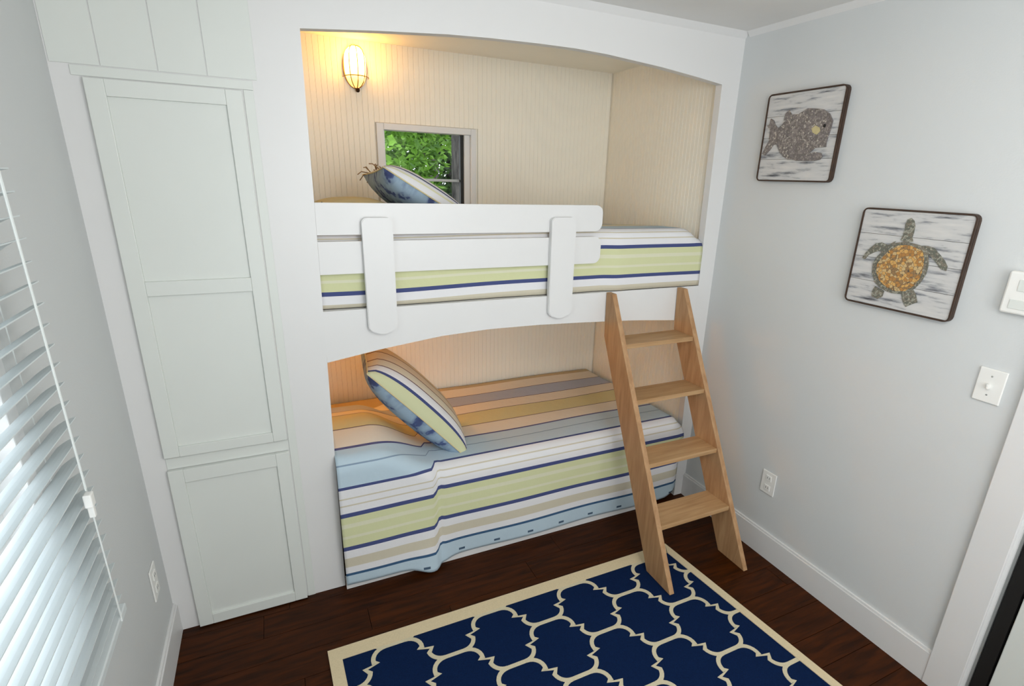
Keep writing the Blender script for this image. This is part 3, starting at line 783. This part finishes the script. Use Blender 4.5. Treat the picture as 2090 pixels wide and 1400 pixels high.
# ------------------------------------------------------------------ wall fittings
th_ = thing('thermostat', 'white thermostat box at the right edge above the light switch', 'thermostat', (W, -1.33, 1.425))
bx('housing', M_PLASTIC, th_, W-.026, W-.0005, -1.40, -1.268, 1.424, 1.553, bev=.006)
bx('grille', M_CAB, th_, W-.028, W-.0255, -1.38, -1.29, 1.44, 1.468, bev=.001)
bx('display', M_CAB, th_, W-.028, W-.0255, -1.375, -1.30, 1.495, 1.53, bev=.001)
sw = thing('light_switch', 'white toggle light switch plate below the thermostat', 'light switch', (W, -1.30, 1.18))
bx('plate', M_PLASTIC, sw, W-.007, W-.0005, -1.340, -1.262, 1.122, 1.236, bev=.003)
bx('toggle', M_PLASTIC, sw, W-.020, W-.0065, -1.305, -1.297, 1.170, 1.186, bev=.002)
for z in (1.148, 1.212):
    bm = bmesh.new(); ball(bm, (W-.007, -1.301, z), .0016, .003, .003, 8, 6); obj('screw', bm, M_GREYMET, sw)
def outlet(label, x, s, y0, y1, z0, z1):
    o = thing('wall_outlet', label, 'outlet', (x, (y0+y1)/2, z0))
    a, b = sorted((x+s*.0005, x+s*.006)); bx('plate', M_PLASTIC, o, a, b, y0, y1, z0, z1, bev=.002)
    zc_ = (z0+z1)/2; ym = (y0+y1)/2
    for dz in (-.026, .026):
        a, b = sorted((x+s*.0058, x+s*.009)); sk = bx('socket', M_PLASTIC, o, a, b, ym-.016, ym+.016, zc_+dz-.014, zc_+dz+.014, bev=.001)
        for dy in (-.006, .006):
            a, b = sorted((x+s*.0088, x+s*.0094)); bx('slot', M_DARK, sk, a, b, ym+dy-.001, ym+dy+.001, zc_+dz-.004, zc_+dz+.006)
outlet('white power outlet on right wall beside the ladder', W, -1, -.605, -.525, .335, .452)
outlet('white power outlet low on the left wall near the cupboard', 0, 1, -.205, -.130, .318, .442)

# ------------------------------------------------------------------ outside
bm = bmesh.new(); box(bm, -14, 20, 1.2, 26, -1.0, -.9)
struct(obj('ground_outside', bm, M_LEAFGROUND), 'leafy ground beyond the alcove window')
def leaves(bm, c, R3, n, size, rnd):
    for _ in range(n):
        while True:
            q = Vector((rnd.uniform(-1, 1), rnd.uniform(-1, 1), rnd.uniform(-1, 1)))
            if q.length < 1: break
        p = Vector(c)+Vector((q.x*R3[0], q.y*R3[1], q.z*R3[2]))
        a = Vector((rnd.gauss(0, 1), rnd.gauss(0, 1), rnd.gauss(0, .6))).normalized(); b = a.cross(Vector((rnd.gauss(0, 1), rnd.gauss(0, 1), rnd.gauss(0, 1)))).normalized()
        s = size*rnd.uniform(.6, 1.3); n_ = a.cross(b)*s*.15
        v = [bm.verts.new(x) for x in (p, p+a*s*.5+b*s*.28+n_, p+a*s, p+a*s*.5-b*s*.28+n_)]
        bm.faces.new(v)
def tree(name, label, x, y, r, h, clumps, mat, lean=0):
    rnd = random.Random(int(x*100+y*10)); t = thing(name, label, 'tree', (x, y, -.9))
    bm = bmesh.new(); tube(bm, [(x+lean*k, y, -.9+h*k/6) for k in range(7)], [r*(1.25 if k == 0 else 1-.07*k) for k in range(7)], 10); obj('trunk', bm, M_BARK, t, smooth=True)
    if clumps:
        bm = bmesh.new()
        for c, R3, n, s in clumps: leaves(bm, c, R3, n, s, rnd)
        o = obj('foliage', bm, mat, t); o['kind'] = 'stuff'
tree('forest_tree', 'dark grey trunk seen close at right side of alcove window', 2.52, 4.0, .13, 5.5, [((2.6, 4.2, 4.2), (1, 1, .8), 400, .2)], M_LEAF2)
tree('leafy_tree', 'bright green leafy young tree filling the alcove window', 2.2, 4.8, .04, 3.6,
     [((2.05, 4.7, 1.9), (.42, .5, .75), 1300, .11), ((2.5, 5.2, 2.4), (.5, .5, .5), 700, .12), ((1.75, 4.8, 1.6), (.35, .4, .35), 600, .1)], M_LEAF, .02)
tree('forest_tree', 'slim far trunk with deep green leaves behind the bright tree', 3.1, 7.2, .09, 6,
     [((3.0, 7.4, 2.9), (1.3, .8, .7), 1100, .17), ((4.2, 7.6, 1.4), (1.4, .8, 1.2), 1300, .17)], M_LEAF2)
tree('forest_tree', 'deep green tree standing farthest back, filling the gaps between the others', 4.4, 10.5, .12, 7,
     [((4.0, 10.5, 2.2), (3.2, .8, 2.6), 3800, .26)], M_LEAF2)
tree('forest_tree', 'far tree at left side of the alcove window', 2.0, 7.6, .10, 6,
     [((1.5, 7.9, 1.2), (1.2, .7, .8), 1000, .17), ((1.9, 7.9, 3.6), (1.3, .8, .6), 700, .17)], M_LEAF2)
